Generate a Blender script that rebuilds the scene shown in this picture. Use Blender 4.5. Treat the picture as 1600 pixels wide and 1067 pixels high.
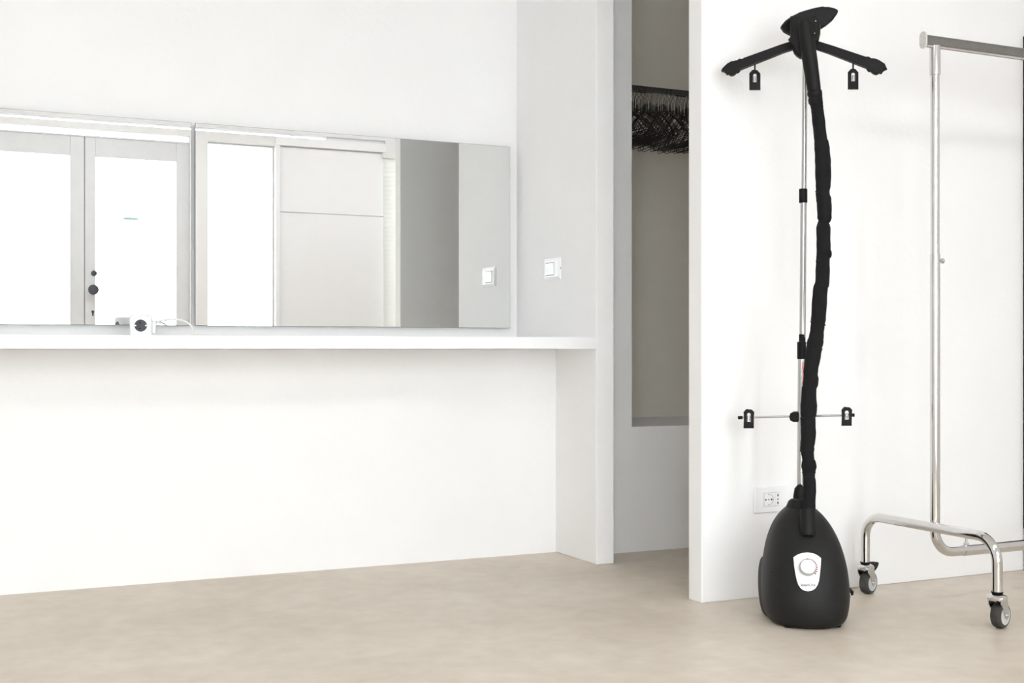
import bpy, bmesh, math, random
from mathutils import Vector, Matrix

random.seed(7)
for o in list(bpy.data.objects):
    bpy.data.objects.remove(o, do_unlink=True)
scene = bpy.context.scene
COL = scene.collection

# ------------------------------------------------------------------ camera
F = 1950.0                      # focal length in photo pixels
YAW = math.radians(25.2)        # optical axis turned right of the mirror wall's normal
CX, HOR = 800.0, 545.0          # principal column and horizon row
CAMZ = 0.85
cam_data = bpy.data.cameras.new('camera')
cam = bpy.data.objects.new('camera', cam_data)
COL.objects.link(cam)
cam_data.sensor_fit = 'HORIZONTAL'
cam_data.sensor_width = 36.0
cam_data.lens = F * 36.0 / 1600.0
cam_data.shift_y = (HOR - 533.5) / 1600.0
cam_data.clip_start = 0.05
cam.location = (0, 0, CAMZ)
cam.rotation_euler = (math.pi / 2, 0, -YAW)
scene.camera = cam

# ------------------------------------------------------------------ world and exposure
world = bpy.data.worlds.new('world')
scene.world = world
world.use_nodes = True
wn = world.node_tree.nodes
wn['Background'].inputs['Color'].default_value = (0.955, 0.972, 1.0, 1)     # flat overcast daylight
wn['Background'].inputs['Strength'].default_value = 9.5
scene.view_settings.view_transform = 'Standard'
scene.view_settings.look = 'None'
scene.view_settings.gamma = 1.0
scene.view_settings.use_curve_mapping = False
scene.view_settings.exposure = -0.04
scene.cycles.max_bounces = 16
scene.cycles.diffuse_bounces = 10
scene.cycles.glossy_bounces = 8
scene.cycles.transparent_max_bounces = 16

# ------------------------------------------------------------------ pixel helpers
AX = Vector((math.sin(YAW), math.cos(YAW), 0))
RT = Vector((math.cos(YAW), -math.sin(YAW), 0))
UP = Vector((0, 0, 1))
CAM = Vector((0, 0, CAMZ))
def ray(px, py):
    return AX + RT * ((px - CX) / F) + UP * ((HOR - py) / F)
def at(px, py, t):
    return CAM + ray(px, py) * t
def onplane(px, py, p0, n):
    d = ray(px, py)
    return CAM + d * ((p0 - CAM).dot(n) / d.dot(n))

# ------------------------------------------------------------------ materials
def mat(name, color, rough=0.5, metal=0.0, noise=0.0, nscale=8.0, bump=0.0, bscale=60.0, spec=0.5, color2=None):
    m = bpy.data.materials.new(name)
    m.use_nodes = True
    nt = m.node_tree
    b = nt.nodes['Principled BSDF']
    b.inputs['Base Color'].default_value = (*color, 1)
    b.inputs['Roughness'].default_value = rough
    b.inputs['Metallic'].default_value = metal
    b.inputs['Specular IOR Level'].default_value = spec
    tc = nt.nodes.new('ShaderNodeTexCoord')
    geo = nt.nodes.new('ShaderNodeNewGeometry')
    if noise > 0 or color2:
        n = nt.nodes.new('ShaderNodeTexNoise')
        n.inputs['Scale'].default_value = nscale
        n.inputs['Detail'].default_value = 6
        n.inputs['Roughness'].default_value = 0.6
        nt.links.new(geo.outputs['Position'], n.inputs['Vector'])
        r = nt.nodes.new('ShaderNodeValToRGB')
        r.color_ramp.elements[0].position = 0.3
        r.color_ramp.elements[1].position = 0.7
        c2 = color2 if color2 else tuple(c * (1 - noise) for c in color)
        r.color_ramp.elements[0].color = (*c2, 1)
        r.color_ramp.elements[1].color = (*color, 1)
        nt.links.new(n.outputs['Fac'], r.inputs['Fac'])
        nt.links.new(r.outputs['Color'], b.inputs['Base Color'])
    if bump > 0:
        n2 = nt.nodes.new('ShaderNodeTexNoise')
        n2.inputs['Scale'].default_value = bscale
        n2.inputs['Detail'].default_value = 5
        nt.links.new(geo.outputs['Position'], n2.inputs['Vector'])
        bp = nt.nodes.new('ShaderNodeBump')
        bp.inputs['Strength'].default_value = bump
        bp.inputs['Distance'].default_value = 0.01
        nt.links.new(n2.outputs['Fac'], bp.inputs['Height'])
        nt.links.new(bp.outputs['Normal'], b.inputs['Normal'])
    return m

M = {}
M['wall'] = mat('white_plaster', (0.857, 0.853, 0.858), 0.85, noise=0.025, nscale=2.5, bump=0.12, bscale=35, spec=0.2)
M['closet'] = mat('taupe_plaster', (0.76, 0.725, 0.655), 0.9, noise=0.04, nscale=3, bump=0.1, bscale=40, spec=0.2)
M['ceiling'] = mat('ceiling_white', (0.85, 0.85, 0.85), 0.9, noise=0.02)
M['trim'] = mat('white_paint', (0.87, 0.87, 0.88), 0.45, noise=0.01, bump=0.03)
M['counter'] = mat('counter_white', (0.9, 0.9, 0.91), 0.4, noise=0.015, nscale=5, bump=0.04, bscale=20)
M['frame'] = mat('door_frame_white', (0.74, 0.75, 0.77), 0.5, noise=0.05, nscale=10, bump=0.03)
M['groove'] = mat('groove_grey', (0.3, 0.3, 0.31), 0.8, noise=0.1)
M['pave'] = mat('pavement', (0.6, 0.6, 0.6), 0.9, noise=0.1)
M['black'] = mat('black_plastic', (0.006, 0.006, 0.006), 0.55, noise=0.1, nscale=30, bump=0.03, bscale=250, spec=0.22)
M['body'] = mat('black_textured_plastic', (0.009, 0.009, 0.0083), 0.52, noise=0.15, nscale=20, bump=0.1, bscale=600, spec=0.27)
M['fabric'] = mat('black_woven_sleeve', (0.012, 0.012, 0.013), 0.85, noise=0.2, nscale=60, bump=0.25, bscale=500, spec=0.15)
M['chrome'] = mat('chrome', (0.72, 0.71, 0.70), 0.09, metal=1, noise=0.04, nscale=20)
M['steel'] = mat('darkened_steel', (0.27, 0.262, 0.25), 0.32, metal=1, noise=0.12, nscale=40)  # darkened so the top rail's dark reflection sits in its colour
M['alu'] = mat('anodised_aluminium', (0.5, 0.49, 0.48), 0.25, metal=1, noise=0.05)
M['capgrey'] = mat('grey_plastic_cap', (0.6, 0.59, 0.57), 0.5, noise=0.05, nscale=50)
M['white_pl'] = mat('white_plastic', (0.85, 0.85, 0.87), 0.3, noise=0.01)
M['rubber'] = mat('grey_rubber', (0.05, 0.047, 0.045), 0.75, noise=0.25, nscale=60, bump=0.05, bscale=200)
M['hub'] = mat('hub_grey', (0.52, 0.53, 0.52), 0.45, noise=0.04)
M['zinc'] = mat('zinc_plate', (0.66, 0.68, 0.7), 0.22, metal=1, noise=0.05)
M['darkgrey'] = mat('socket_dark', (0.035, 0.033, 0.04), 0.45, noise=0.1)
M['hole'] = mat('hole_black', (0.005, 0.005, 0.005), 0.8, noise=0.1)
M['ink'] = mat('printed_ink', (0.02, 0.02, 0.03), 0.6, noise=0.05)
M['redink'] = mat('printed_red', (0.32, 0.06, 0.05), 0.6, noise=0.05)
M['redlabel'] = mat('red_label', (0.7, 0.22, 0.17), 0.5, noise=0.05)
M['wire'] = mat('dark_wire', (0.028, 0.026, 0.023), 0.5, noise=0.3, nscale=30)
M['cable'] = mat('white_cable', (0.75, 0.74, 0.72), 0.45, noise=0.03)
M['knobdark'] = mat('dark_knob', (0.06, 0.065, 0.08), 0.4, noise=0.1)
M['teal'] = mat('teal_film', (0.35, 0.5, 0.5), 0.6, noise=0.1)
M['edge'] = mat('mirror_edge', (0.16, 0.17, 0.165), 0.35, noise=0.05)
M['backing'] = mat('mirror_backing', (0.4, 0.4, 0.4), 0.7, noise=0.05)
M['blind'] = mat('white_blind', (0.85, 0.85, 0.84), 0.6, noise=0.02)
M['navy'] = mat('dark_navy_cloth', (0.02, 0.02, 0.03), 0.85, noise=0.3, nscale=15, bump=0.2, bscale=120)

def film_mat(name, color, diff, through):
    m = bpy.data.materials.new(name); m.use_nodes = True
    nt = m.node_tree; nt.nodes.remove(nt.nodes['Principled BSDF'])
    out = nt.nodes['Material Output']
    d = nt.nodes.new('ShaderNodeBsdfDiffuse'); d.inputs['Color'].default_value = (*color, 1)
    t = nt.nodes.new(through); t.inputs['Color'].default_value = (*color, 1)
    mx = nt.nodes.new('ShaderNodeMixShader'); mx.inputs['Fac'].default_value = 1 - diff
    nt.links.new(d.outputs[0], mx.inputs[1]); nt.links.new(t.outputs[0], mx.inputs[2]); nt.links.new(mx.outputs[0], out.inputs['Surface'])
    return m
M['blind'] = film_mat('white_blind', (0.88, 0.88, 0.86), .8, 'ShaderNodeBsdfTranslucent')
M['teal'] = film_mat('teal_film', (0.085, 0.11, 0.11), .2, 'ShaderNodeBsdfTransparent')
def floor_mat():
    m = bpy.data.materials.new('beige_resin_floor')
    m.use_nodes = True
    nt = m.node_tree
    b = nt.nodes['Principled BSDF']
    geo = nt.nodes.new('ShaderNodeNewGeometry')
    n1 = nt.nodes.new('ShaderNodeTexNoise'); n1.inputs['Scale'].default_value = 1.6; n1.inputs['Detail'].default_value = 8; n1.inputs['Roughness'].default_value = 0.65
    n2 = nt.nodes.new('ShaderNodeTexNoise'); n2.inputs['Scale'].default_value = 14; n2.inputs['Detail'].default_value = 6
    mp = nt.nodes.new('ShaderNodeMapping'); mp.inputs['Scale'].default_value = (1, 1, 1)
    nt.links.new(geo.outputs['Position'], mp.inputs['Vector'])
    nt.links.new(mp.outputs['Vector'], n1.inputs['Vector'])
    nt.links.new(mp.outputs['Vector'], n2.inputs['Vector'])
    r1 = nt.nodes.new('ShaderNodeValToRGB')
    r1.color_ramp.elements[0].position = 0.32; r1.color_ramp.elements[0].color = (0.56, 0.485, 0.395, 1)
    r1.color_ramp.elements[1].position = 0.68; r1.color_ramp.elements[1].color = (0.68, 0.61, 0.525, 1)
    r2 = nt.nodes.new('ShaderNodeValToRGB')
    r2.color_ramp.elements[0].position = 0.3; r2.color_ramp.elements[0].color = (0.9, 0.89, 0.88, 1)
    r2.color_ramp.elements[1].position = 0.7; r2.color_ramp.elements[1].color = (1, 1, 1, 1)
    nt.links.new(n1.outputs['Fac'], r1.inputs['Fac'])
    nt.links.new(n2.outputs['Fac'], r2.inputs['Fac'])
    mx = nt.nodes.new('ShaderNodeMix'); mx.data_type = 'RGBA'; mx.blend_type = 'MULTIPLY'
    mx.inputs[0].default_value = 1.0
    nt.links.new(r1.outputs['Color'], mx.inputs[6]); nt.links.new(r2.outputs['Color'], mx.inputs[7])
    nt.links.new(mx.outputs[2], b.inputs['Base Color'])
    b.inputs['Roughness'].default_value = 0.42
    b.inputs['Specular IOR Level'].default_value = 0.4
    bp = nt.nodes.new('ShaderNodeBump'); bp.inputs['Strength'].default_value = 0.06; bp.inputs['Distance'].default_value = 0.01
    nt.links.new(n2.outputs['Fac'], bp.inputs['Height']); nt.links.new(bp.outputs['Normal'], b.inputs['Normal'])
    return m
M['floor'] = floor_mat()

def mirror_mat():
    m = bpy.data.materials.new('mirror_silver')
    m.use_nodes = True
    b = m.node_tree.nodes['Principled BSDF']
    b.inputs['Base Color'].default_value = (0.885, 0.895, 0.885, 1)
    b.inputs['Metallic'].default_value = 1
    b.inputs['Roughness'].default_value = 0.0
    return m
M['mirror'] = mirror_mat()

def pane_mat():
    m = bpy.data.materials.new('clear_pane')
    m.use_nodes = True
    nt = m.node_tree
    nt.nodes.remove(nt.nodes['Principled BSDF'])
    out = nt.nodes['Material Output']
    tr = nt.nodes.new('ShaderNodeBsdfTransparent'); tr.inputs['Color'].default_value = (0.96, 0.98, 0.97, 1)
    gl = nt.nodes.new('ShaderNodeBsdfGlossy'); gl.inputs['Roughness'].default_value = 0.02
    fr = nt.nodes.new('ShaderNodeFresnel'); fr.inputs['IOR'].default_value = 1.45
    mx = nt.nodes.new('ShaderNodeMixShader')
    nt.links.new(fr.outputs['Fac'], mx.inputs['Fac'])
    nt.links.new(tr.outputs[0], mx.inputs[1]); nt.links.new(gl.outputs[0], mx.inputs[2])
    nt.links.new(mx.outputs[0], out.inputs['Surface'])
    return m
M['pane'] = pane_mat()

# ------------------------------------------------------------------ mesh helpers (all in world coordinates)
WLOC = {}
def obj(name, bm, m, parent=None, angle=35, origin=None):
    """bm holds world coordinates; the object's origin goes to the middle of its footprint."""
    bmesh.ops.recalc_face_normals(bm, faces=bm.faces[:])
    vs = [v.co for v in bm.verts]
    lo = Vector((min(v[i] for v in vs) for i in range(3)))
    hi = Vector((max(v[i] for v in vs) for i in range(3)))
    c = Vector(origin) if origin is not None else Vector(((lo.x + hi.x) / 2, (lo.y + hi.y) / 2, lo.z))
    bmesh.ops.translate(bm, verts=bm.verts[:], vec=-c)
    me = bpy.data.meshes.new(name)
    bm.to_mesh(me); bm.free()
    for p in me.polygons: p.use_smooth = True
    me.set_sharp_from_angle(angle=math.radians(angle))
    me.materials.append(m)
    o = bpy.data.objects.new(name, me)
    COL.objects.link(o)
    if angle > 3:
        wn_ = o.modifiers.new('weighted_normal', 'WEIGHTED_NORMAL'); wn_.keep_sharp = True
    o.parent = parent
    o.location = c - (WLOC[parent] if parent else Vector((0, 0, 0)))
    WLOC[o] = c
    return o
def tag(o, label, cat=None, group=None, kind=None):
    o['label'] = label
    if cat: o['category'] = cat
    if group: o['group'] = group
    if kind: o['kind'] = kind
    return o
def thing(name, label, cat, loc, group=None, kind=None):
    o = bpy.data.objects.new(name, None)
    COL.objects.link(o)
    o.location = loc; o.empty_display_size = 0.1
    WLOC[o] = Vector(loc)
    return tag(o, label, cat, group, kind)

def box(x0, x1, y0, y1, z0, z1, bev=0.0, bm=None, seg=2):
    nb = bmesh.new()
    bmesh.ops.create_cube(nb, size=1)
    for v in nb.verts:
        v.co = Vector((x0 + (v.co.x + .5) * (x1 - x0), y0 + (v.co.y + .5) * (y1 - y0), z0 + (v.co.z + .5) * (z1 - z0)))
    if bev > 0:
        bmesh.ops.bevel(nb, geom=nb.edges[:], offset=bev, segments=seg, affect='EDGES', profile=0.5)
    return merge(bm, nb)
def merge(bm, nb):
    if bm is None: return nb
    me = bpy.data.meshes.new('tmp'); nb.to_mesh(me); nb.free()
    bm.from_mesh(me); bpy.data.meshes.remove(me)
    return bm
def xform(bm, mtx):
    bmesh.ops.transform(bm, matrix=mtx, verts=bm.verts[:]); return bm

def catmull(pts, n):
    """n samples per span through pts (tuples of any length)"""
    out = []
    P = [tuple(p) for p in pts]
    for i in range(len(P) - 1):
        p0 = P[max(i - 1, 0)]; p1 = P[i]; p2 = P[i + 1]; p3 = P[min(i + 2, len(P) - 1)]
        for k in range(n):
            t = k / n
            out.append(tuple(0.5 * (2 * b + (c - a) * t + (2 * a - 5 * b + 4 * c - d) * t * t + (3 * b - a - 3 * c + d) * t ** 3)
                             for a, b, c, d in zip(p0, p1, p2, p3)))
    out.append(P[-1])
    return out
def tube(path, rad, sides=16, closed=False, caps=True, bm=None, flat=1.0):
    """sweep a circle along path; rad a number or list"""
    path = [Vector(p) for p in path]
    n = len(path)
    if not hasattr(rad, '__len__'): rad = [rad] * n
    nb = bm if bm is not None else bmesh.new()
    tang = []
    for i in range(n):
        a = path[(i - 1) % n] if closed or i > 0 else path[i]
        b = path[(i + 1) % n] if closed or i < n - 1 else path[i]
        d = b - a
        tang.append(d.normalized() if d.length > 1e-9 else Vector((0, 0, 1)))
    ref = Vector((0, 0, 1)) if abs(tang[0].z) < 0.9 else Vector((1, 0, 0))
    nrm = (ref - tang[0] * ref.dot(tang[0])).normalized()
    rings = []
    for i in range(n):
        nrm = (nrm - tang[i] * nrm.dot(tang[i])).normalized()
        bi = tang[i].cross(nrm)
        rings.append([nb.verts.new(path[i] + (nrm * math.cos(2 * math.pi * k / sides) + bi * math.sin(2 * math.pi * k / sides) * flat) * rad[i]) for k in range(sides)])
    m = n if closed else n - 1
    for i in range(m):
        A, B = rings[i], rings[(i + 1) % n]
        for k in range(sides):
            nb.faces.new((A[k], A[(k + 1) % sides], B[(k + 1) % sides], B[k]))
    if caps and not closed:
        nb.faces.new(rings[0][::-1]); nb.faces.new(rings[-1])
    return nb
def rod(a, b, r, sides=20, bm=None, bev=0.0):
    a = Vector(a); b = Vector(b)
    if bev > 0:
        d = (b - a).normalized()
        return tube([a, a + d * bev * .3, a + d * bev, b - d * bev, b - d * bev * .3, b], [r - bev, r - bev * .3, r, r, r - bev * .3, r - bev], sides, bm=bm)
    return tube([a, b], r, sides, bm=bm)
def lathe(prof, c, axis=(0, 0, 1), sides=28, bm=None):
    """prof: list of (distance along axis, radius)"""
    axis = Vector(axis).normalized(); c = Vector(c)
    ref = Vector((0, 0, 1)) if abs(axis.z) < 0.9 else Vector((1, 0, 0))
    u = (ref - axis * ref.dot(axis)).normalized(); w = axis.cross(u)
    nb = bm if bm is not None else bmesh.new()
    rings = [[nb.verts.new(c + axis * h + (u * math.cos(2 * math.pi * k / sides) + w * math.sin(2 * math.pi * k / sides)) * max(r, 1e-4)) for k in range(sides)] for h, r in prof]
    for A, B in zip(rings, rings[1:]):
        for k in range(sides):
            nb.faces.new((A[k], A[(k + 1) % sides], B[(k + 1) % sides], B[k]))
    nb.faces.new(rings[0][::-1]); nb.faces.new(rings[-1])
    return nb
def prism(pts, vec, bev=0.0, seg=2, bm=None):
    """extrude a closed outline (3D points) by vec, centred on the outline's plane"""
    nb = bmesh.new()
    vec = Vector(vec)
    A = [nb.verts.new(Vector(p) - vec / 2) for p in pts]
    B = [nb.verts.new(Vector(p) + vec / 2) for p in pts]
    f1 = nb.faces.new(A); f2 = nb.faces.new(B[::-1])
    n = len(pts)
    for i in range(n):
        nb.faces.new((A[i], B[i], B[(i + 1) % n], A[(i + 1) % n]))
    if bev > 0:
        rim = [e for e in nb.edges if (f1 in e.link_faces or f2 in e.link_faces)]
        bmesh.ops.bevel(nb, geom=rim, offset=bev, segments=seg, affect='EDGES', profile=0.5, clamp_overlap=True)
    return merge(bm, nb)
def ringprism(outer, inner, vec, bm=None):
    """prism with a hole; outer and inner have the same number of points"""
    nb = bmesh.new(); vec = Vector(vec); n = len(outer)
    O1 = [nb.verts.new(Vector(p) - vec / 2) for p in outer]; O2 = [nb.verts.new(Vector(p) + vec / 2) for p in outer]
    I1 = [nb.verts.new(Vector(p) - vec / 2) for p in inner]; I2 = [nb.verts.new(Vector(p) + vec / 2) for p in inner]
    for i in range(n):
        j = (i + 1) % n
        nb.faces.new((O1[i], O1[j], I1[j], I1[i])); nb.faces.new((O2[j], O2[i], I2[i], I2[j]))
        nb.faces.new((O1[j], O1[i], O2[i], O2[j])); nb.faces.new((I1[i], I1[j], I2[j], I2[i]))
    return merge(bm, nb)
def bend(pts, r, n=8):
    """polyline with rounded corners of radius r"""
    P = [Vector(p) for p in pts]
    out = [P[0]]
    for i in range(1, len(P) - 1):
        a = (P[i - 1] - P[i]).normalized(); b = (P[i + 1] - P[i]).normalized()
        s = P[i] + a * r; e = P[i] + b * r
        for k in range(n + 1):
            # exact quarter arc for perpendicular legs
            th = math.pi / 2 * k / n
            out.append(P[i] + a * (r * (1 - math.sin(th))) + b * (r * (1 - math.cos(th))))
    out.append(P[-1])
    return out
def copy_tree(o, parent=None):
    c = o.copy(); COL.objects.link(c); c.parent = parent
    for ch in list(o.children): copy_tree(ch, c)
    return c

# ------------------------------------------------------------------ the room
H = 3.2
XL, XR = -2.5, 5.2          # left and right walls
YM = 5.03                   # wall behind the mirrors
YB = 4.65                   # wall below the counter
YP = 4.30                   # pilaster and counter front
XP0, XP1 = 2.39, 2.47       # pilaster
YN = 4.51                   # corridor wall with the closet recess
XN = 2.676                  # left edge of the recess
YC = 5.14                   # back of the recess
XT, YT0, YT1 = 2.347, 3.50, 3.58   # partition with the steamer
YF = -0.90                  # street front
def struct(name, bm, m, label, parent=None):
    o = obj(name, bm, m, parent, angle=3)
    return tag(o, label, kind='structure')

struct('floor', box(XL, XR, YF - .14, 5.4, -0.1, 0.0), M['floor'], 'seamless pale beige resin floor with soft mottling')
struct('ceiling', box(XL, XR, YF - .14, 5.4, H, H + .1), M['ceiling'], 'plain white ceiling above the room')
struct('wall_mirror', box(XL, XP0, YM, YM + .12, 0, H), M['wall'], 'white plaster wall behind the two mirrors')
struct('wall_below_counter', box(XL, XP0, YB, YM, 0, .849), M['wall'], 'white plaster wall panel under the long counter')
struct('wall_pilaster', box(XP0, XP1, YP, YM + .12, 0, H, .004), M['wall'], 'narrow white pilaster at the right end of the counter')
wc = struct('wall_corridor', box(XP1, XN, YN, 5.25, 0, H), M['wall'], 'grey-white corridor wall with a deep closet recess')
struct('wall_closet_sill', box(XN, 4.2, YN, YC, 0, .523), M['wall'], 'low wall below the closet recess with a plain sill')
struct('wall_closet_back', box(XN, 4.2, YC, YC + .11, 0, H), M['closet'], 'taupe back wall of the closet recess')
struct('wall_corridor_end', box(4.2, 4.3, YT1, 5.25, 0, H), M['wall'], 'end wall of the dim corridor')
struct('wall_partition', box(XT, XR, YT0, YT1, 0, H, .004), M['wall'], 'bright white partition wall behind the steamer and rack')
struct('wall_left', box(XL - .1, XL, YF - .14, YM + .12, 0, H), M['wall'], 'white side wall at the far left of the room')
struct('wall_right', box(XR, XR + .1, YF - .14, YT1, 0, H), M['wall'], 'white side wall at the right of the room')

# street front: one solid wall pierced by the doors and windows
def rx(px):                      # x on the street front of a column seen in the mirror (mirror plane y = 5)
    d = ray(px, HOR); return d.x / d.y * (10.0 - YF)
YW0, YW1 = YF - .14, YF
fw = box(XL, XR, YW0, YW1, 2.765, H)
box(XL, -1.5, YW0, YW1, 0, 2.765, bm=fw)
box(-.02, .35, YW0, YW1, 0, 2.735, bm=fw)
box(-1.5, .35, YW0, YW1, 2.65, 2.735, bm=fw)
box(-1.5, -.02, YW0, YW1, 0, .12, bm=fw)
box(.35, 2.067, YW0, YW1, 2.68, 2.735, bm=fw)
box(2.067, rx(325), YW0, YW1, 0, 2.735, bm=fw)
box(rx(325), rx(430), YW0, YW1, 2.65, 2.735, bm=fw)
box(rx(325), rx(430), YW0, YW1, 0, .12, bm=fw)
box(rx(430), 3.84, YW0, YW1 - .03, 0, 2.735, bm=fw)
box(3.84, 5.0, YW0, YW1, 2.65, 2.765, bm=fw)
box(3.3, 3.84, YW0, YW1 - .03, 2.735, 2.765, bm=fw)
box(3.84, 5.0, YW0, YW1, 0, .5, bm=fw)
box(5.0, XR, YW0, YW1, 0, 2.765, bm=fw)
wf = struct('wall_front', fw, M['wall'], 'street-front wall with glazed doors, seen in the mirrors')
# slit of daylight under the beam
sl = thing('window_1', 'narrow strip of daylight under the ceiling beam, seen in the mirrors', None, (.6, YF - .07, 2.735), kind='structure')
obj('pane', box(-1.5, 3.3, YF - .09, YF - .08, 2.735, 2.765), M['pane'], sl)
# wall panels right of the window
for (z0, z1) in ((0.0, 2.065), (2.07, 2.65)):
    obj('panel', box(rx(438), 3.838, YF - .03, YF - .012, z0, z1, .002), M['trim'], wf)
obj('panel_head', box(rx(430), 3.838, YF - .03, YF + .03, 2.655, 2.73, .003), M['trim'], wf)
obj('jamb', box(rx(430), rx(437), YF - .03, YF + .02, 0, 2.655, .003), M['trim'], wf)

# double door
GL_Z = 2.46
d1 = thing('door_1', 'white glazed double door with a round dark knob, seen in the left mirror', None, (1.2, YF, 0), kind='structure')
def leaf(x0, x1, gx0, gx1):
    bm = box(x0, gx0, YF - .09, YF - .04, .0, 2.62, .004)
    box(gx1, x1, YF - .09, YF - .04, .0, 2.62, .004, bm=bm)
    box(gx0, gx1, YF - .09, YF - .04, GL_Z, 2.62, .004, bm=bm)
    box(gx0, gx1, YF - .09, YF - .04, 0, .16, .004, bm=bm)
    f = obj('door_leaf', bm, M['frame'], d1)
    obj('pane', box(gx0, gx1, YF - .07, YF - .062, .16, GL_Z), M['pane'], f)
    return f
xs = rx(133)
lf = leaf(.352, xs - .003, .46, rx(110.5))
rl = leaf(xs + .003, 2.066, rx(150), rx(277))
obj('seam', box(xs - .004, xs + .004, YF - .085, YF - .05, 0, 2.62), M['groove'], d1)
obj('transom_bar', box(.352, 2.066, YF - .1, YF - .03, 2.62, 2.632), M['frame'], d1)
obj('transom_pane', box(.352, 2.066, YF - .07, YF - .062, 2.632, 2.68), M['pane'], d1)
def door_pt(px, py):
    d = ray(px, py); s = (10.0 - (YF - .04)) / d.y
    return Vector((d.x * s, YF - .04, CAMZ + d.z * s))
kp = door_pt(145, 453)
obj('knob', lathe([(0, .03), (.006, .03), (.01, .018), (.035, .018), (.04, .036), (.052, .043), (.06, .041), (.064, .03)], kp, (0, 1, 0)), M['knobdark'], rl)
kp = door_pt(147, 427)
obj('lock', lathe([(0, .024), (.008, .023), (.012, .015)], kp, (0, 1, 0)), M['knobdark'], rl)
kp = door_pt(145, 487)
obj('keyhole_plate', lathe([(0, .012), (.004, .011)], kp, (0, 1, 0), bm=box(kp.x - .006, kp.x + .006, kp.y, kp.y + .004, kp.z - .035, kp.z)), M['knobdark'], rl)
s0 = door_pt(191, 338); s1 = door_pt(219, 345)
bm = bmesh.new()
n = 20; mx_, mz_ = (s0.x + s1.x) / 2, (s0.z + s1.z) / 2
bm.faces.new([bm.verts.new((mx_ + (s1.x - s0.x) / 2 * math.cos(2 * math.pi * k / n), YF - .061, mz_ + (s0.z - s1.z) / 2 * math.sin(2 * math.pi * k / n) * .8)) for k in range(n)])  # tinted film ellipse for a faint bluish spot in the glass
tag(obj('spot', bm, M['teal'], rl), 'small pale teal sticker')

def window(name, label, x0, x1, z0, z1, fr=.035):
    w = thing(name, label, None, ((x0 + x1) / 2, YF - .07, z0), kind='structure')
    bm = box(x0, x0 + fr, YF - .1, YF - .05, z0, z1, .003)
    box(x1 - fr, x1, YF - .1, YF - .05, z0, z1, .003, bm=bm)
    box(x0 + fr, x1 - fr, YF - .1, YF - .05, z0, z0 + fr, .003, bm=bm)
    box(x0 + fr, x1 - fr, YF - .1, YF - .05, z1 - .012, z1, .003, bm=bm)
    obj('window_frame', bm, M['frame'], w)
    obj('pane', box(x0 + fr, x1 - fr, YF - .08, YF - .072, z0 + fr, z1 - .012), M['pane'], w)
    return w
window('window_2', 'tall bright fixed window beside the double door, seen in the right mirror', rx(325), rx(430), .12, 2.65, .01)
window('window_3', 'tall bright window behind the white slatted blind', 3.84, 5.0, .5, 2.65)
window('fill_window', 'wide unseen window added left of the double door to brighten that side', -1.5, -.02, .12, 2.65)  # out-of-view opening added to let more daylight in on the left
# slatted blind in window 3
bl = thing('window_blind', 'white slatted blind over the far window, seen in the right mirror', 'blind', (4.42, YF + .03, .5))
obj('head_rail', box(3.80, 4.99, YF + .005, YF + .055, 2.60, 2.65, .003), M['blind'], bl)
sb = box(3.81, 4.98, -.024, .024, -.0008, .0008)
xform(sb, Matrix.Rotation(math.radians(-68), 4, 'X'))
xform(sb, Matrix.Translation((0, YF + .03, .52)))
s_first = obj('slat', sb, M['blind'], bl)
base_z = s_first.location.z
for k in range(1, 50):
    c = s_first.copy(); COL.objects.link(c); c.parent = bl
    c.location.z = base_z + k * .042
struct('ground', box(-8, 10, -9, YF - .14, -.2, -.1), M['pave'], 'pale street pavement outside the doors')

# ------------------------------------------------------------------ ceiling fill lamps, added above the frame to brighten street front and floor
def glow(name, strength):
    m = bpy.data.materials.new(name); m.use_nodes = True
    b = m.node_tree.nodes['Principled BSDF']
    b.inputs['Base Color'].default_value = (.9, .9, .9, 1)
    b.inputs['Emission Color'].default_value = (.965, .975, 1.0, 1)
    b.inputs['Emission Strength'].default_value = strength
    return m
M['glow'] = glow('fill_diffuser', 7.6)
for lx, where in ((-1.0, 'nearest the left side wall'), (1.3, 'in front of the double door'), (3.6, 'nearest the clothes rack')):
    cl = thing('ceiling_fill_lamp', 'long white fill lamp added on the ceiling ' + where, 'lamp', (lx, .5, H - .09), 'added ceiling fill lamps')
    obj('fill_housing', box(lx - .75, lx + .75, .16, .84, H - .05, H, .006), M['trim'], cl)
    obj('diffuser', box(lx - .73, lx + .73, .18, .82, H - .09, H - .05, .012), M['glow'], cl)

# ------------------------------------------------------------------ counter
ct = obj('counter', box(XL, XP0, YP, YM, .85, .896, .002), M['counter'])
tag(ct, 'long white counter running below the two mirrors to the pilaster', 'counter')

# ------------------------------------------------------------------ mirrors
def mirror(x0, x1, z0, z1, label):
    t = thing('wall_mirror_panel', label, 'mirror', ((x0 + x1) / 2, 5.02, z0), 'frameless mirrors above the counter')
    bm = box(x0, x1, 5.0, 5.006, z0, z1, .0012, seg=1)
    g = obj('mirror_glass', bm, M['mirror'], t, angle=10)
    g.data.materials.append(M['edge'])
    for p in g.data.polygons:
        if p.normal.y > -0.9: p.material_index = 1
    obj('backing', box(x0 + .004, x1 - .004, 5.006, YM, z0 + .01, z1 - .004), M['backing'], t)
mirror(-.42, .953, .942, 1.744, 'frameless mirror at the left showing the glazed double door')
mirror(.968, 2.344, .942, 1.744, 'frameless mirror nearer the pilaster, reflecting the light switch')

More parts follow.
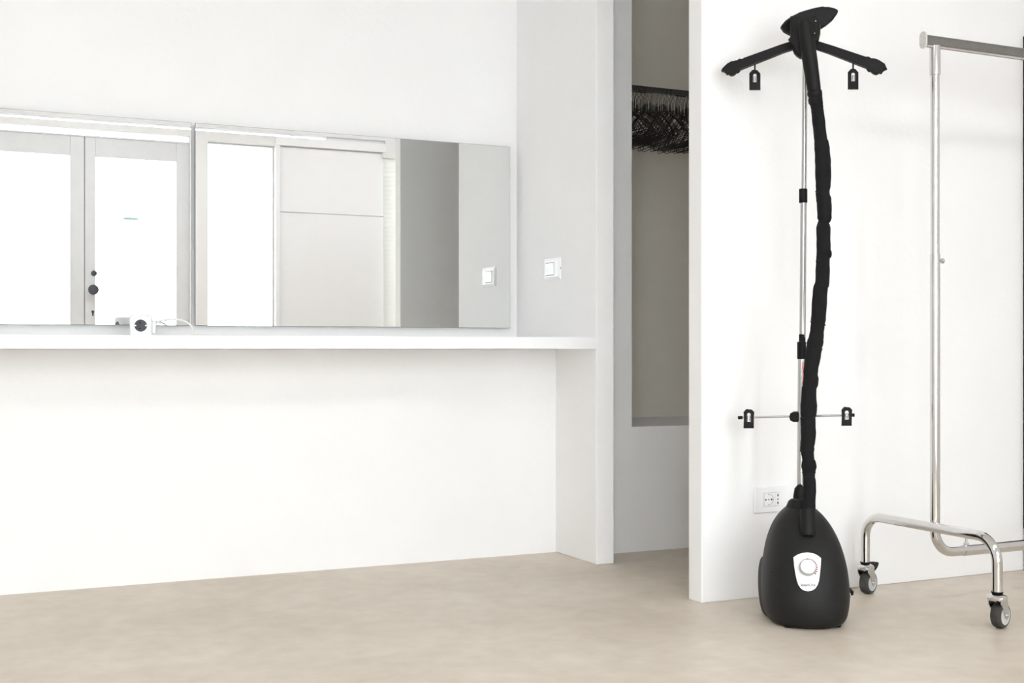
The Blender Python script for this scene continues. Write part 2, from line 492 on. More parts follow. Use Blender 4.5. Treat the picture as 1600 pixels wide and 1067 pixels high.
# ------------------------------------------------------------------ light switch on the pilaster's side
sw = thing('light_switch', 'white square light switch on the pilaster side above the counter', 'switch', (XP0, 4.675, 1.14))
bm = bmesh.new()
y0, y1, z0, z1 = 4.601, 4.749, 1.140, 1.231
def pyramid_plate(x, y0, y1, z0, z1, d, inset, bm=None):
    nb = bm if bm is not None else bmesh.new()
    A = [nb.verts.new((x, a, b)) for a, b in ((y0, z0), (y1, z0), (y1, z1), (y0, z1))]
    A2 = [nb.verts.new((x - d * .35, a, b)) for a, b in ((y0, z0), (y1, z0), (y1, z1), (y0, z1))]
    B = [nb.verts.new((x - d, a, b)) for a, b in ((y0 + inset, z0 + inset), (y1 - inset, z0 + inset), (y1 - inset, z1 - inset), (y0 + inset, z1 - inset))]
    for P, Q in ((A, A2), (A2, B)):
        for i in range(4): nb.faces.new((P[i], P[(i + 1) % 4], Q[(i + 1) % 4], Q[i]))
    nb.faces.new(A[::-1]); nb.faces.new(B)
    return nb
obj('plate', pyramid_plate(XP0, y0, y1, z0, z1, .009, .012), M['white_pl'], sw, angle=15)
ry0, ry1, rz0, rz1 = 4.648, 4.722, 1.160, 1.211
obj('shadow_gap', box(XP0 - .0096, XP0 - .008, ry0 - .001, ry1 + .001, rz0 - .002, rz1 + .002), M['groove'], sw)
obj('rocker', prism([Vector((XP0 - a, (ry0 + ry1) / 2, b)) for a, b in ((.008, rz0), (.0125, rz0 + .001), (.0105, (rz0 + rz1) / 2), (.0135, rz1 - .001), (.008, rz1))], (0, ry1 - ry0, 0), .0006), M['white_pl'], sw)
obj('release_tab', box(XP0 - .004, XP0 - .001, y0 - .002, y0, 1.182, 1.189), M['groove'], sw)

# ------------------------------------------------------------------ cube socket on the counter
cpos = at(221, HOR, 4.675); cs = .081; zt = .896
cu = thing('cube_socket', 'white cube-shaped power socket on the counter below the left mirror', 'power socket', (cpos.x, cpos.y, zt))
ROT = Matrix.Translation((cpos.x, cpos.y, zt)) @ Matrix.Rotation(-YAW + math.radians(13), 4, 'Z')
bm = box(-cs / 2, cs / 2, -cs / 2, cs / 2, 0, cs, .008, seg=3); xform(bm, ROT)
cb = obj('cube_body', bm, M['white_pl'], cu)
bm = bmesh.new()
lathe([(-.001, .0225), (.0010, .0225), (.0010, .0208), (.0004, .0200), (.0004, .001)], (0, -cs / 2, cs / 2), (0, -1, 0), bm=bm); xform(bm, ROT)
sf = obj('socket_face', bm, M['darkgrey'], cb)
for dx, dz in ((-.003, .0105), (-.003, -.0105)):
    bm = lathe([(0, .0032), (.0006, .003)], (dx, -cs / 2 - .0004, cs / 2 + dz), (0, -1, 0), sides=14); xform(bm, ROT)
    obj('pin_hole', bm, M['hole'], cb)
for sx in (-1, 1):
    bm = box(sx * .0185 - .0025, sx * .0185 + .0025, -cs / 2 - .0022, -cs / 2 - .0004, cs / 2 - .002, cs / 2 + .002, .0005); xform(bm, ROT)
    obj('earth_contact', bm, M['zinc'], cb)
bm = lathe([(-.001, .0225), (.0010, .0225), (.0010, .0208), (.0004, .0200), (.0004, .001)], (-cs / 2, 0, cs / 2), (-1, 0, 0)); xform(bm, ROT)
obj('socket_face', bm, M['darkgrey'], cb)
bm = box(cs / 2 - .002, cs / 2 + .012, -.011, .011, .012, .058, .003); xform(bm, ROT)
obj('cable_boot', bm, M['white_pl'], cu)
p0 = ROT @ Vector((cs / 2 + .008, 0, .045))
def cpt(px, py, y):
    d = ray(px, py); s = y / d.y; return Vector((d.x * s, y, CAMZ + d.z * s))
yc = p0.y
path = [p0, cpt(250, 501.5, yc - .01), cpt(262, 499.5, yc - .02), cpt(276, 499, yc - .03), cpt(288, 501.5, yc - .04), cpt(296, 506.5, yc - .05), cpt(301, 513, yc - .055)]
e = cpt(304, 521, yc - .06); path += [Vector((e.x, e.y, zt + .009)), Vector((e.x + .03, e.y - .002, zt + .0045)), Vector((e.x + .10, e.y + .03, zt + .0045)), Vector((e.x + .2, e.y + .07, zt + .0045))]
obj('cable', tube(catmull([tuple(p) for p in path], 6), .004, 10), M['cable'], cu)

# ------------------------------------------------------------------ wall socket behind the steamer
ws = thing('wall_socket', 'white wall socket plate half hidden behind the steamer', 'power socket', (2.626, YT0, .29))
obj('plate', box(2.556, 2.696, YT0 - .010, YT0, .289, .379, .0045, seg=3), M['white_pl'], ws)
obj('shadow_gap', box(2.5925, 2.6605, YT0 - .0106, YT0 - .009, .3105, .3585), M['hub'], ws)
def insert(x0, x1):
    return obj('socket_insert', box(x0, x1, YT0 - .0125, YT0 - .009, .312, .357, .0008), M['white_pl'], ws)
i1 = insert(2.5935, 2.6385); i2 = insert(2.6392, 2.6597)
ring = [Vector((2.612 + .0185 * math.cos(a), YT0 - .0126, .3345 + .0185 * math.sin(a))) for a in [math.radians(-100 + 10 * k) for k in range(21)]]
obj('round_recess', tube(ring, .0011, 6), M['hub'], i1)
for x, r in ((2.5995, .0030), (2.6115, .0024), (2.6235, .0034)):
    obj('pin_hole', lathe([(0, r), (.0004, r)], (x, YT0 - .0124, .3345), (0, -1, 0), 12), M['hole'], i1)
for z in (.3525, .3165):
    obj('earth_contact', box(2.608, 2.6145, YT0 - .0132, YT0 - .0122, z - .0016, z + .0016), M['zinc'], i1)
for z, h in ((.3475, .0042), (.3345, .0026), (.3215, .0042)):
    obj('pin_hole', box(2.6478, 2.6518, YT0 - .0129, YT0 - .0122, z - h, z + h), M['hole'], i2)

# ------------------------------------------------------------------ closet rail and wire hangers
ZR = 2.018; YR = 4.83
cr = obj('closet_rail', rod((XN, YR, ZR), (4.2, YR, ZR), .011, 14), M['steel'])
tag(cr, 'steel hanging rail in the dim closet, hidden under the hanger hooks', 'rail')
def hanger_mesh(w, drop, neck):
    # hook over the rail (in the y-z plane), twisted neck, sloping shoulders, bottom bar
    r = .0165
    pts = []
    for k in range(11):
        a = math.radians(-35 + 215 * k / 10)
        pts.append((0, YR + r * math.cos(a), ZR + r * math.sin(a) - .004))
    zs = ZR - neck
    pts += [(0, YR - .012, ZR - .03), (0, YR, ZR - .05), (0, YR, zs)]
    bm = tube([Vector(p) for p in pts], .0017, 5)
    zb = zs - drop; h = w / 2
    loop = [(0, YR, zs), (0, YR + h * .22, zs - drop * .10), (0, YR + h * .5, zs - drop * .31), (0, YR + h * .78, zs - drop * .62), (0, YR + h * .95, zs - drop * .86), (0, YR + h, zs - drop * .95), (0, YR + h * .97, zb), (0, YR + h * .9, zb - .002),
            (0, YR, zb - .004), (0, YR - h * .9, zb - .002), (0, YR - h * .97, zb), (0, YR - h, zs - drop * .95), (0, YR - h * .95, zs - drop * .86), (0, YR - h * .78, zs - drop * .62), (0, YR - h * .5, zs - drop * .31), (0, YR - h * .22, zs - drop * .10)]
    tube([Vector(p) for p in loop], .0017, 5, closed=True, bm=bm)
    lathe([(0, .0028), (.035, .0028)], (0, YR, zs - .004), (0, 0, 1), 6, bm=bm)
    return bm
protos = []
for w, drop, neck in ((.42, .125, .096), (.40, .138, .104), (.44, .118, .090), (.39, .124, .114)):
    protos.append(hanger_mesh(w, drop, neck))
hang_protos = []
N_H = 98
for i in range(N_H):
    x = 2.705 + i * .0066 + random.uniform(-.0004, .0004)
    k = i % 4 if i < 4 else random.randrange(4)
    if i < 4:
        bm = protos[i]; xform(bm, Matrix.Translation((x, 0, 0)))
        o = obj('wire_hanger', bm, M['wire'], origin=(x, YR, ZR + .0125)); hang_protos.append(o)
    else:
        o = hang_protos[k].copy(); COL.objects.link(o); o.location = (x, YR, ZR + .0125)
    o.rotation_euler = (random.uniform(-.05, .05), 0, -.06 + .09 * math.sin(i * .10) + .05 * math.sin(i * .047 + 1) + random.uniform(-.002, .002))
    tag(o, 'thin dark wire coat hanger packed among others on the closet rail', 'hanger', 'wire hangers on the closet rail')

# ------------------------------------------------------------------ garment steamer
T0 = 3.90
base = at(1258, HOR, T0); base.z = 0
st = thing('garment_steamer', 'tall black upright garment steamer on wheels with pole, hose and hanger arms', 'steamer', base)
X0 = RT.dot(base)
LR = Matrix(((RT.x, AX.x, 0, base.x), (RT.y, AX.y, 0, base.y), (0, 0, 1, 0), (0, 0, 0, 1)))   # local (right, away, up) -> world

# body: lofted superellipse rings (z, half width, front depth, back depth, middle shift)
prof = [(.003, .103, .122, .122, .0), (.011, .114, .138, .138, .0), (.032, .124, .149, .150, .0), (.075, .1305, .156, .158, .002), (.12, .1305, .154, .158, .006),
        (.165, .127, .146, .152, .012), (.205, .1205, .134, .143, .020), (.24, .112, .119, .130, .030), (.27, .101, .102, .115, .040), (.298, .087, .084, .098, .050),
        (.322, .070, .066, .080, .058), (.340, .052, .049, .062, .064), (.352, .038, .037, .046, .068), (.362, .030, .030, .036, .070)]
P2 = catmull(prof, 3)
NEXP = 2.35
def body_row(z):
    for a, b in zip(P2, P2[1:]):
        if a[0] <= z <= b[0]:
            f = (z - a[0]) / (b[0] - a[0]); return [u + (v - u) * f for u, v in zip(a, b)]
    return list(P2[-1])
def front_y(x, z):
    _, hw, df, db, ys = body_row(z)
    q = max(0.0, 1 - abs(x / hw) ** NEXP)
    return ys - df * q ** (1 / NEXP)
bm = bmesh.new(); NS = 56; rings = []
for (z, hw, df, db, ys) in P2:
    rg = []
    for k in range(NS):
        a = 2 * math.pi * k / NS
        c, s = math.cos(a), math.sin(a)
        x = math.copysign(abs(c) ** (2 / NEXP), c) * hw
        y = math.copysign(abs(s) ** (2 / NEXP), s) * (db if s > 0 else df) + ys
        rg.append(bm.verts.new((x, y, z)))
    rings.append(rg)
for A, B in zip(rings, rings[1:]):
    for k in range(NS): bm.faces.new((A[k], A[(k + 1) % NS], B[(k + 1) % NS], B[k]))
bm.faces.new(rings[0][::-1]); bm.faces.new(rings[-1])
xform(bm, LR)
body = obj('body', bm, M['body'], st, angle=60)
# skirt feet
for sx, sy in ((-.062, -.082), (.066, -.078), (-.075, .10), (.075, .10)):
    bm = box(sx - .022, sx + .022, sy - .018, sy + .018, 0, .016, .004); xform(bm, LR)
    obj('foot', bm, M['black'], st)
# rear wheels
for sx in (-1, 1):
    c = LR @ Vector((-.097 if sx < 0 else .113, .075, .097)); ax = (LR.to_3x3() @ Vector((sx, 0, 0)))
    bm = lathe([(-.012, .085), (0, .096), (.010, .097), (.018, .090), (.020, .06), (.018, .03)], c, ax, 36)
    w = obj('wheel', bm, M['black'], st)
# neck collar, pole socket and hose boot
def lc(v): return LR @ Vector(v)
bm = lathe([(0, .047), (.012, .044), (.028, .037), (.034, .030)], lc((.000, .066, .338)), (0, 0, 1), 32)
obj('neck_collar', bm, M['black'], st)
hosepts = [  # photo column of the left and right edge, row
 (1262.5, 1284, 143), (1266.5, 1286, 166), (1268.6, 1288, 182), (1271.8, 1292, 215), (1272.6, 1295.2, 227), (1273.4, 1298, 251), (1274.6, 1298, 285), (1274.8, 1296.0, 303), (1276, 1299.3, 316), (1277.5, 1299, 340), (1278.7, 1295.5, 347.5), (1275.9, 1297.2, 356),
 (1275.9, 1298, 390), (1276, 1299.5, 397), (1275.4, 1296.2, 405), (1273.8, 1296, 440), (1270.6, 1292.8, 453), (1267.4, 1290.8, 493), (1266.6, 1287.5, 513), (1262.9, 1286.9, 530), (1260.5, 1285.4, 538), (1259.3, 1283.3, 550), (1255.4, 1277.9, 580), (1255.2, 1278.8, 595), (1252.6, 1275.5, 610), (1251, 1276.2, 640), (1250.9, 1274, 655), (1251.5, 1274.5, 682), (1250.3, 1271.9, 700), (1253.3, 1271.9, 715), (1252.4, 1275.5, 727), (1254.5, 1273.4, 742), (1255.4, 1274.9, 760), (1254.5, 1274.0, 790)]
path = []; rad = []
def hose_t(py):
    return 3.985 + (3.875 - 3.985) * (py - 143) / (790 - 143)
for a, b, y in catmull(hosepts, 4):
    t = hose_t(y); path.append(at((a + b) / 2, y, t)); rad.append((b - a) / 2 * t / F)
rad = [r * (1 + .025 * math.sin(i * 2.3) + .02 * math.sin(i * .9)) for i, r in enumerate(rad)]
# end of the hose goes into the boot on the body's front shoulder
pe = at(1263.5, 828, 3.853)
path.append(pe); rad.append(rad[-1] * .95)
hose = obj('hose', tube(path, rad, 22), M['fabric'], st, angle=70)
for py in (163, 304, 347, 403, 448, 505, 545, 603, 652, 703, 738):     # gathered folds of the sleeve
    a, b, y = min(catmull(hosepts, 6), key=lambda q: abs(q[2] - py)); t = hose_t(py)
    c = at((a + b) / 2, py, t); r = (b - a) / 2 * t / F
    tilt = random.uniform(-.5, .5)
    ringp = [c + RT * (math.cos(q) * r * .985) + AX * (math.sin(q) * r * .985) + UP * (tilt * r * math.cos(q + .4)) for q in [2 * math.pi * k / 20 for k in range(20)]]
    obj('sleeve_fold', tube(ringp, .0024, 6, closed=True), M['fabric'], hose)
# boot where hose meets body
b0 = at(1262, 797, 3.872); b1 = at(1262.5, 838, 3.842)
obj('hose_boot', tube([b0, b0.lerp(b1, .15), b0.lerp(b1, .9), b1], [.0235, .0245, .0235, .018], 24), M['black'], st)
obj('pole_socket', tube([at(1248.5, 796, 4.02), at(1248.5, 775, 4.02), at(1249, 764, 4.02), at(1251, 758.5, 4.02), at(1252, 757, 4.02)], [.019, .0185, .0155, .009, .003], 20), M['black'], st)

# pole in three sections with clamps
HUB = at(1257, HOR, 4.05)
TP = 4.045
def pole(px0, y0, px1, y1, r, m, name='pole_section', t=TP):
    return obj(name, rod(at(px0, y0, t), at(px1, y1, t), r, 20), m, st)
pole(1258.3, 60, 1256.2, 300, .0082, M['alu'])
pole(1255.6, 312, 1253.9, 527, .0100, M['alu'])
pole(1252.6, 555, 1250.6, 780, .0118, M['alu'])
def clamp(px, y0, y1, r, m=M['black']):
    a, b = at(px, y1, TP), at(px, y0, TP)
    return obj('pole_clamp', rod(a, b, r, 24, bev=.002), m, st)
clamp(1254.9, 295, 317, .0135)
clamp(1253.4, 522, 538, .0105)
clamp(1252.6, 534, 561, .0145)
ql = at(1252.3, 566, TP); qh = at(1252.0, 602, TP)
bm = bmesh.new()
arc = []
for k in range(8):
    a = math.radians(-88 + 70 * k / 7); arc.append((math.cos(a) * .0123, math.sin(a) * .0123))
vl = [(bm.verts.new(ql + RT * x + AX * y), bm.verts.new(qh + RT * x + AX * y)) for x, y in arc]
for (a, b), (c, d) in zip(vl, vl[1:]): bm.faces.new((a, c, d, b))
tag(obj('warning_label', bm, M['redlabel'], st), 'red printed label on the pole')

# plane of the hanger arms: turned so that the far arm stays close to the wall
AN = Vector((.66, .75, 0)).normalized(); AD = Vector((.75, -.66, 0)).normalized()
def apl(px, py, off=0.0):
    return onplane(px, py, HUB + AN * off, AN)
# arms
L_ARM = [(1127, 111.4), (1129.4, 106.9), (1136.9, 99.8), (1143, 97), (1150, 95.1), (1156, 95.4), (1159.5, 93.3), (1163, 91), (1220, 71), (1246, 62), (1246, 76), (1220, 84), (1157, 109), (1152.3, 111.2), (1149, 116.2), (1146, 118.3), (1142.5, 119.2), (1138.7, 117.2), (1136.4, 114.4)]
R_ARM = [(1386.2, 108.3), (1382.5, 100.3), (1374, 94.7), (1368, 92.6), (1363.7, 91.7), (1357.2, 92.3), (1350.6, 88.6), (1300, 72.2), (1264, 60.5), (1264, 74), (1300, 85.8), (1353, 106.6), (1358.1, 109.2), (1361.9, 113.9), (1365.5, 116.2), (1369.4, 117.2), (1373, 115.3), (1376, 112.7)]
for pts in (L_ARM, R_ARM):
    obj('hanger_arm', prism([apl(*p) for p in pts], AN * .026, .005, 3), M['black'], st, angle=50)
# clips that hang below the arms
def clip(px, ytop, ybot, pin_top, w, rodclip=False):
    c = (ytop + ybot) / 2; h = w / 2
    if rodclip:
        out = [(px - h, ybot), (px + h * .9, ybot), (px + h * .92, ytop + 13), (px + h, ytop + 5), (px + h * .55, ytop + 1), (px, ytop + .5), (px - h * .5, ytop), (px - h, ytop + 4.5), (px - h * .93, ytop + 14)]
    else:
        out = [(px - h, ybot), (px + h, ybot), (px + h, ytop + 12), (px + h, ytop + 6), (px + h * .45, ytop + 1), (px, ytop), (px - h * .45, ytop + 1), (px - h, ytop + 6), (px - h, ytop + 12)]
    iw = 2.9; i0, i1 = ytop + 6, ytop + 20
    inn = [(px - iw, i1), (px + iw, i1), (px + iw, i1 - 4), (px + iw, i0 + 2), (px + iw * .5, i0), (px, i0), (px - iw * .5, i0), (px - iw, i0 + 2), (px - iw, i1 - 4)]
    o = obj('trouser_clip', ringprism([apl(*p) for p in out], [apl(*p) for p in inn], AN * .012), M['black'], st, angle=25)
    a = apl(px, ytop + 10); b = apl(px, ytop + 19)
    obj('spring', rod(a, b, .0042, 10), M['zinc'], o)
    if pin_top:
        obj('clip_pin', rod(apl(px, pin_top), apl(px, ytop + 2), .0026, 10), M['black'], o)
    return o
clip(1179.5, 109, 140.5, 97, 17)
clip(1333, 107.5, 139.5, 95, 16.6)
clip(1170.2, 639, 669, None, 16.5, True)
clip(1323.2, 635.5, 665, None, 17.0, True)
# cross rod with end caps and bracket
ra, rb = apl(1160, 652.3, .0), apl(1330, 648.5, .0)
obj('cross_rod', rod(ra, rb, .0034, 14), M['alu'], st)
for a, b in (((1153, 652.6), (1160.5, 652.3)), ((1329, 648.6), (1335.5, 648.4))):
    obj('rod_cap', rod(apl(*a), apl(*b), .0055, 14, bev=.0015), M['black'], st)
obj('rod_bracket', prism([apl(*p) for p in ((1233.4, 651), (1235, 645.5), (1240, 643), (1256, 642.5), (1262, 645), (1262, 656), (1256, 659), (1240, 659), (1235, 656.5))], AN * .036, .006, 3), M['black'], st)

# hub / cradle and steam head
hub = [(1235, 27), (1234.5, 56), (1236.7, 63.7), (1237.5, 76), (1240, 83), (1244, 87.6), (1249, 91), (1254, 92), (1262, 89), (1270, 78), (1279, 63.7), (1281.5, 52), (1282, 40), (1277, 27), (1271, 26), (1266, 33), (1258, 36), (1250, 34), (1244, 26)]
obj('cradle', prism([apl(p[0], p[1], -.030) for p in hub], AN * .044, .010, 3), M['black'], st, angle=50)
head = [(1220, 43), (1221, 39.5), (1226, 33.5), (1236, 26.3), (1247, 21.5), (1260, 17.5), (1272, 14.3), (1284, 12.2), (1293, 12), (1301, 13.5), (1307, 16), (1308.6, 19), (1307, 23), (1300, 32.8), (1292, 39.5), (1282, 46), (1265, 53), (1245, 56), (1234.3, 55), (1225, 50)]
hp = [onplane(px, py, HUB + AX * .022, AX) for px, py in head]
bm = prism(hp, AX * .034, .010, 4)
# the steam plate leans back about its long axis
hd = obj('steam_head', bm, M['black'], st, angle=60)
h0 = at(1256.5, 33, 3.985); h1 = at(1272.5, 143, 3.985)
hn = [h0.lerp(h1, f) for f in (0, .06, .3, .6, .95, 1)]
hdl = obj('steam_handle', tube(hn, [.016, .023, .0248, .0238, .0215, .0205], 24), M['black'], st, angle=50)
for (px, py) in ((1274.5, 33), (1273, 52)):
    obj('screw', lathe([(0, .0022), (.0015, .0016)], apl(px, py, -.0525), -AN, 10), M['zinc'], hdl)
cc0 = at(1272.6, 142, 3.985); cc1 = at(1274.6, 163, 3.985)
obj('hose_connector', tube([cc0.lerp(cc1, f) for f in (0, .08, .3, .4, .5, .6, .85, 1)], [.0205, .0232, .0232, .0212, .0212, .0232, .0225, .019], 24), M['black'], st)

# control panel on the body's curved front
def on_body(px, py, lift):
    """local (x, y, z) on the body front along a photo ray"""
    y = -.15
    for _ in range(12):
        p = at(px, py, T0 + y); x = RT.dot(p) - X0
        y = front_y(x, p.z)
    p = at(px, py, T0 + y); x = RT.dot(p) - X0
    return LR @ Vector((x, y - lift, p.z))
shield = [(1239.3, 870.7), (1245, 866.8), (1252, 864), (1261.5, 862.8), (1271, 864.2), (1278, 867.6), (1282.9, 871.8), (1282.2, 884), (1281, 896), (1279.5, 907.5), (1277.3, 914), (1273.5, 919.5), (1268.5, 922.6), (1262.2, 923.7), (1256, 922.6), (1251, 919.5), (1247.3, 914), (1245, 907.5), (1242.4, 896), (1240.6, 884)]
cxp, cyp = 1261.5, 892.0
def patch(outline, lift, rings=6, c=(cxp, cyp)):
    bm = bmesh.new(); n = len(outline); prev = None
    for k in range(rings + 1):
        f = 1 - k / (rings + .5)
        lf_ = lift * (0.0 if k == 0 else 1.0) - (.002 if k == 0 else 0)
        g = f if k > 1 else (1.0 if k == 0 else .985)
        cur = [bm.verts.new(on_body(c[0] + (x - c[0]) * g, c[1] + (y - c[1]) * g, lf_)) for x, y in outline]
        if prev:
            for i in range(n): bm.faces.new((prev[i], prev[(i + 1) % n], cur[(i + 1) % n], cur[i]))
        prev = cur
    bm.faces.new(prev)
    return bm
pan = obj('control_panel', patch(shield, .0035), M['white_pl'], st, angle=50)
kc = on_body(1261.5, 887, .003); kd = (on_body(1261.5, 887, .01) - on_body(1261.5, 887, 0)).normalized()
n1 = (on_body(1266, 887, 0) - on_body(1257, 887, 0)); n2 = (on_body(1261.5, 882, 0) - on_body(1261.5, 892, 0))
kn = n1.cross(n2).normalized()
if kn.dot(AX) > 0: kn = -kn
kb = obj('dial', lathe([(0, .0262), (.004, .0262), (.012, .0245), (.014, .0222)], kc, kn, 32), M['alu'], pan)
obj('dial_cap', lathe([(.012, .0205), (.0165, .020), (.0185, .017), (.019, .006)], kc, kn, 32), M['white_pl'], pan)
def arc_mark(a0, a1, r0, r1, m, n=8):
    bm = bmesh.new(); prev = None
    for k in range(n + 1):
        a = math.radians(a0 + (a1 - a0) * k / n)
        cur = [bm.verts.new(on_body(1261.5 + r * math.sin(a), 887 - r * math.cos(a), .0042)) for r in (r0, r1)]
        if prev: bm.faces.new((prev[0], prev[1], cur[1], cur[0]))
        prev = cur
    return obj('dial_mark', bm, m, pan)
for k in range(12): arc_mark(-32 + k * 14, -32 + k * 14 + 8, 14.0, 14.8 + k * .12, M['redink'], 3)
for k in range(6): arc_mark(210 + k * 17, 213 + k * 17, 15.0, 16.2, M['hub'], 2)
# lettering
cu_t = bpy.data.curves.new('lettering', 'FONT')
cu_t.body = 'SteamOne'; cu_t.align_x = 'CENTER'; cu_t.align_y = 'CENTER'; cu_t.size = 1.0; cu_t.offset = .012
to = bpy.data.objects.new('lettering', cu_t); COL.objects.link(to)
bpy.context.view_layer.update()
me = bpy.data.meshes.new_from_object(to.evaluated_get(bpy.context.evaluated_depsgraph_get()))
bpy.data.objects.remove(to, do_unlink=True)
bm = bmesh.new(); bm.from_mesh(me); bpy.data.meshes.remove(me)
wx = max(v.co.x for v in bm.verts) - min(v.co.x for v in bm.verts)
sc_ = 23.6 / wx
for v in bm.verts:
    v.co = on_body(1262.0 + v.co.x * sc_, 913.6 - v.co.y * sc_ * 1.12, .0044)
obj('lettering', bm, M['ink'], pan)
# moulded seams on the body's sides
for pts in ([(1201.5, 888), (1208, 897), (1216, 908), (1227, 923)], [(1315, 892), (1311, 900), (1305, 910), (1298, 921)], [(1240, 866), (1250, 861.5), (1262, 860), (1273, 861.5), (1284, 866)]):
    pp = [on_body(x, y, .0) for x, y in catmull(pts, 4)]
    obj('moulded_seam', tube(pp, .0012, 6), M['body'], body)
# power cord and plug behind the right wheel
q0 = lc((.10, .12, .05)); q1 = at(1322, 921, 4.03); q2 = at(1328, 926, 4.02)
obj('power_cord', tube(catmull([tuple(q0), tuple(at(1312, 912, 4.04)), tuple(q1), tuple(q2)], 6), .0038, 10), M['black'], st)
pl = obj('plug', tube([at(1322.5, 919, 4.02), at(1325, 922, 4.02), at(1328.5, 927, 4.01), at(1330, 930, 4.01)], [.007, .012, .013, .008], 14), M['black'], st)
for dx in (0, 3.2):
    obj('plug_pin', rod(at(1324.5 + dx, 929 - dx, 4.0), at(1326.5 + dx, 937 - dx, 4.0), .0022, 8), M['zinc'], pl)

# ------------------------------------------------------------------ rolling clothes rack
RX, RYB, RYF = 2.945, 3.387, 2.800
RYM = 3.09
ZT = 1.850
rk = thing('clothes_rack', 'chrome rolling clothes rack with caster wheels beside the partition wall', 'clothes rack', (3.55, RYM, 0))
TR = .0158
XR2 = 4.16
XU, XU2 = RX + .031, XR2 - .031
ZL = .185
# upright tubes bend into the lower rail
def frame_tube(xu, sgn):
    pts = [(xu, RYM, 1.158), (xu, RYM, ZL), (xu + sgn * .155, RYM, ZL)]
    return obj('upright', tube(bend(pts, .075, 10), .0160, 24), M['chrome'], rk)
u1 = frame_tube(XU, 1); u2 = frame_tube(XU2, -1)
obj('lower_rail', tube([(XU + .12, RYM, ZL), (XU + .121, RYM, ZL), (XU2 - .121, RYM, ZL), (XU2 - .12, RYM, ZL)], [.0160, .0178, .0178, .0160], 24), M['chrome'], rk)
for x in (XU + .135, XU2 - .135):
    b = rod((x, RYM, ZL + .016), (x, RYM, ZL + .045), .004, 12)
    lathe([(0, .007), (.004, .0085), (.008, .0085), (.010, .006)], (x, RYM, ZL + .016), (0, 0, 1), 14, bm=b)
    obj('thumb_screw', b, M['zinc'], rk)
for x, sg in ((XU, 1), (XU2, -1)):
    obj('extension_tube', rod((x, RYM, 1.15), (x, RYM, 1.80), .0140, 24), M['chrome'], rk)
    obj('sleeve', rod((x, RYM, 1.741), (x, RYM, ZT - .014), .0172, 24, bev=.001), M['chrome'], rk)
    b = lathe([(0, .004), (.010, .004), (.010, .0085), (.015, .0095), (.019, .0085), (.021, .005)], (x + sg * .0155, RYM, 1.137), (sg, 0, 0), 14)
    obj('thumb_screw', b, M['zinc'], rk)
# oval top rail and end plates
def oval(h, w, n=10):
    pts = []
    for k in range(n + 1):
        a = math.pi * k / n; pts.append((math.cos(a) * w, h - w + math.sin(a) * w))
    for k in range(n + 1):
        a = math.pi + math.pi * k / n; pts.append((math.cos(a) * w, -(h - w) + math.sin(a) * w))
    return pts
xa, xb = 2.930, XR2 + .012
obj('top_rail', prism([((xa + xb) / 2, RYM + y, ZT + z) for y, z in oval(.0185, .0095)], (xb - xa, 0, 0)), M['steel'], rk, angle=50)  # a chrome rail, coloured dark in place of what it would reflect
for x, sg in ((xa, -1), (xb, 1)):
    e = obj('end_plate', prism([(x + sg * .0035, RYM + y, ZT + z) for y, z in oval(.0275, .0145, 12)], (.007, 0, 0), .0015), M['capgrey'], rk)
    for y, z in ((.005, .013), (-.005, .004), (.006, -.014), (-.004, -.016)):
        obj('plate_hole', lathe([(0, .0014), (.0004, .0014)], (x + sg * .007, RYM + y, ZT + z), (sg, 0, 0), 8), M['groove'], e)
obj('rail_glint', rod((xa, RYM - .004, ZT - .0185), (xb, RYM - .004, ZT - .0185), .0052, 14), M['chrome'], rk)  # added chrome rod standing in for the bright reflection along the rail's underside
# U-shaped feet
ZU = .274
def foot(x):
    return obj('base_tube', tube(bend([(x, RYB, .112), (x, RYB, ZU), (x, RYF, ZU), (x, RYF, .112)], .075, 10), TR, 24), M['chrome'], rk)
foot(RX); foot(XR2)
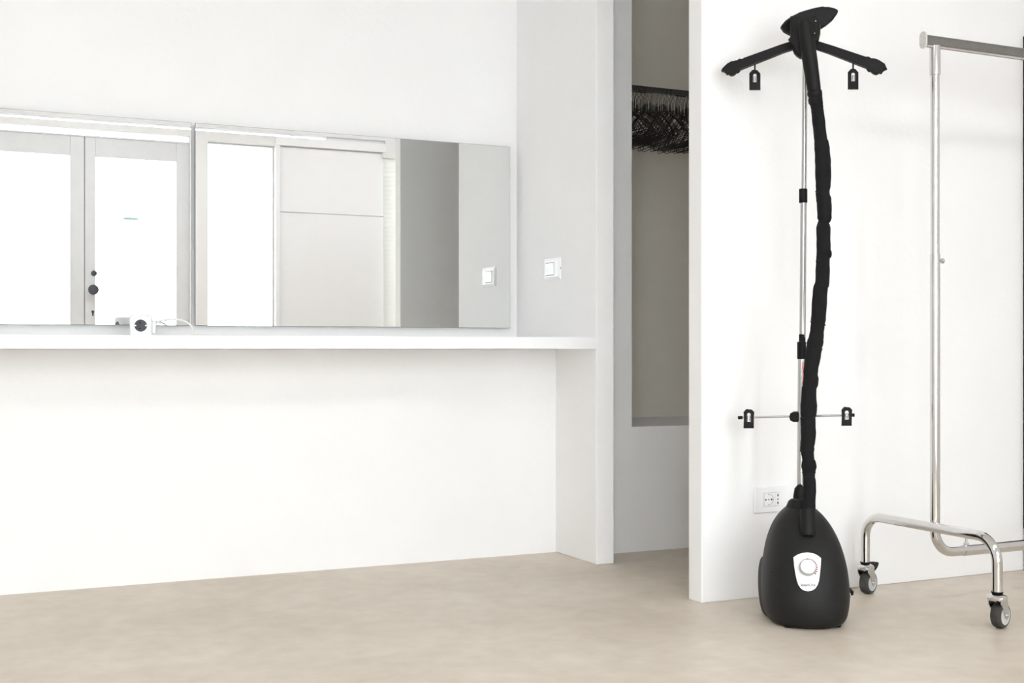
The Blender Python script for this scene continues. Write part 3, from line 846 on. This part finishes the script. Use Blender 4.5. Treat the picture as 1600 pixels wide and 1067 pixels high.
# casters
OBJ = obj
def caster(x, y, brake, turn, trail=.020):
    R = .040; xc = x + trail
    TM = Matrix.Translation((x, y, 0)) @ Matrix.Rotation(math.radians(turn), 4, 'Z') @ Matrix.Translation((-x, -y, 0))
    def obj(name, bm, m, parent): return OBJ(name, xform(bm, TM), m, parent)
    fork = bmesh.new()
    # fork side plates
    for sy in (-1, 1):
        yy = y + sy * .0205
        out = [(x - .017, yy, .092), (x + .022, yy, .092), (x + .024, yy, .080), (xc + .013, yy, .055), (xc + .011, yy, .036), (xc, yy, .029), (xc - .011, yy, .036), (xc - .014, yy, .052), (x - .017, yy, .078)]
        prism(out, (0, .003, 0), .0006, 1, bm=fork)
    box(x - .017, x + .022, y - .021, y + .021, .088, .092, .001, bm=fork)
    f = obj('caster', fork, M['zinc'], rk)
    obj('swivel_cap', lathe([(0, .027), (.003, .030), (.009, .0305), (.014, .027), (.0175, .019), (.0195, .012), (.022, .010)], (x, y, .088), (0, 0, 1), 28), M['chrome'], f)
    obj('washer', lathe([(0, .0165), (.003, .0175), (.006, .017)], (x, y, .108), (0, 0, 1), 24), M['black'], f)
    obj('wheel', lathe([(-.0165, .027), (-.0165, .033), (-.013, .0378), (-.006, .040), (.006, .040), (.013, .0378), (.0165, .033), (.0165, .027)], (xc, y, R), (0, 1, 0), 36), M['rubber'], f)
    obj('hub_disc', lathe([(-.0178, .012), (-.0170, .028), (.0170, .028), (.0178, .012)], (xc, y, R), (0, 1, 0), 32), M['hub'], f)
    obj('axle_bolt', lathe([(-.026, .003), (-.0245, .006), (-.0205, .006), (.0205, .006), (.0245, .006), (.026, .003)], (xc, y, R), (0, 1, 0), 14), M['zinc'], f)
    if brake:
        b = prism([(x + a, y, z) for a, z in ((.022, .095), (.046, .106), (.070, .105), (.073, .099), (.062, .086), (.046, .077), (.030, .082))], (0, .026, 0), .003)
        obj('brake_lever', b, M['black'], f)
    return f
caster(RX, RYB, True, 20); caster(RX, RYF, False, 17); caster(XR2, RYB, False, 14); caster(XR2, RYF, True, 18)

# ------------------------------------------------------------------ tall dark panel on the wall at the frame's right edge, made wide to darken the chrome's reflections
px0 = onplane(1598, HOR, Vector((0, YT0, 0)), Vector((0, 1, 0))).x
tp = thing('wall_panel', 'tall dark panel on the white wall at the right edge, behind the rack', 'panel', (px0 + .4, YT0 - .015, .10))
obj('panel_face', box(px0 + .03, px0 + .83, YT0 - .022, YT0 - .001, .16, 2.02), M['navy'], tp)
fb = box(px0, px0 + .03, YT0 - .03, YT0 - .001, .16, 2.05, .003)
box(px0 + .83, px0 + .86, YT0 - .03, YT0 - .001, .16, 2.05, .003, bm=fb)
box(px0 + .03, px0 + .83, YT0 - .03, YT0 - .001, 2.02, 2.05, .003, bm=fb)
obj('frame', fb, M['black'], tp)
obj('plinth', box(px0, px0 + .86, YT0 - .03, YT0 - .001, .0, .16, .003), M['backing'], tp)
tp['label'] = 'tall dark panel standing against the white wall at the right edge, behind the rack'
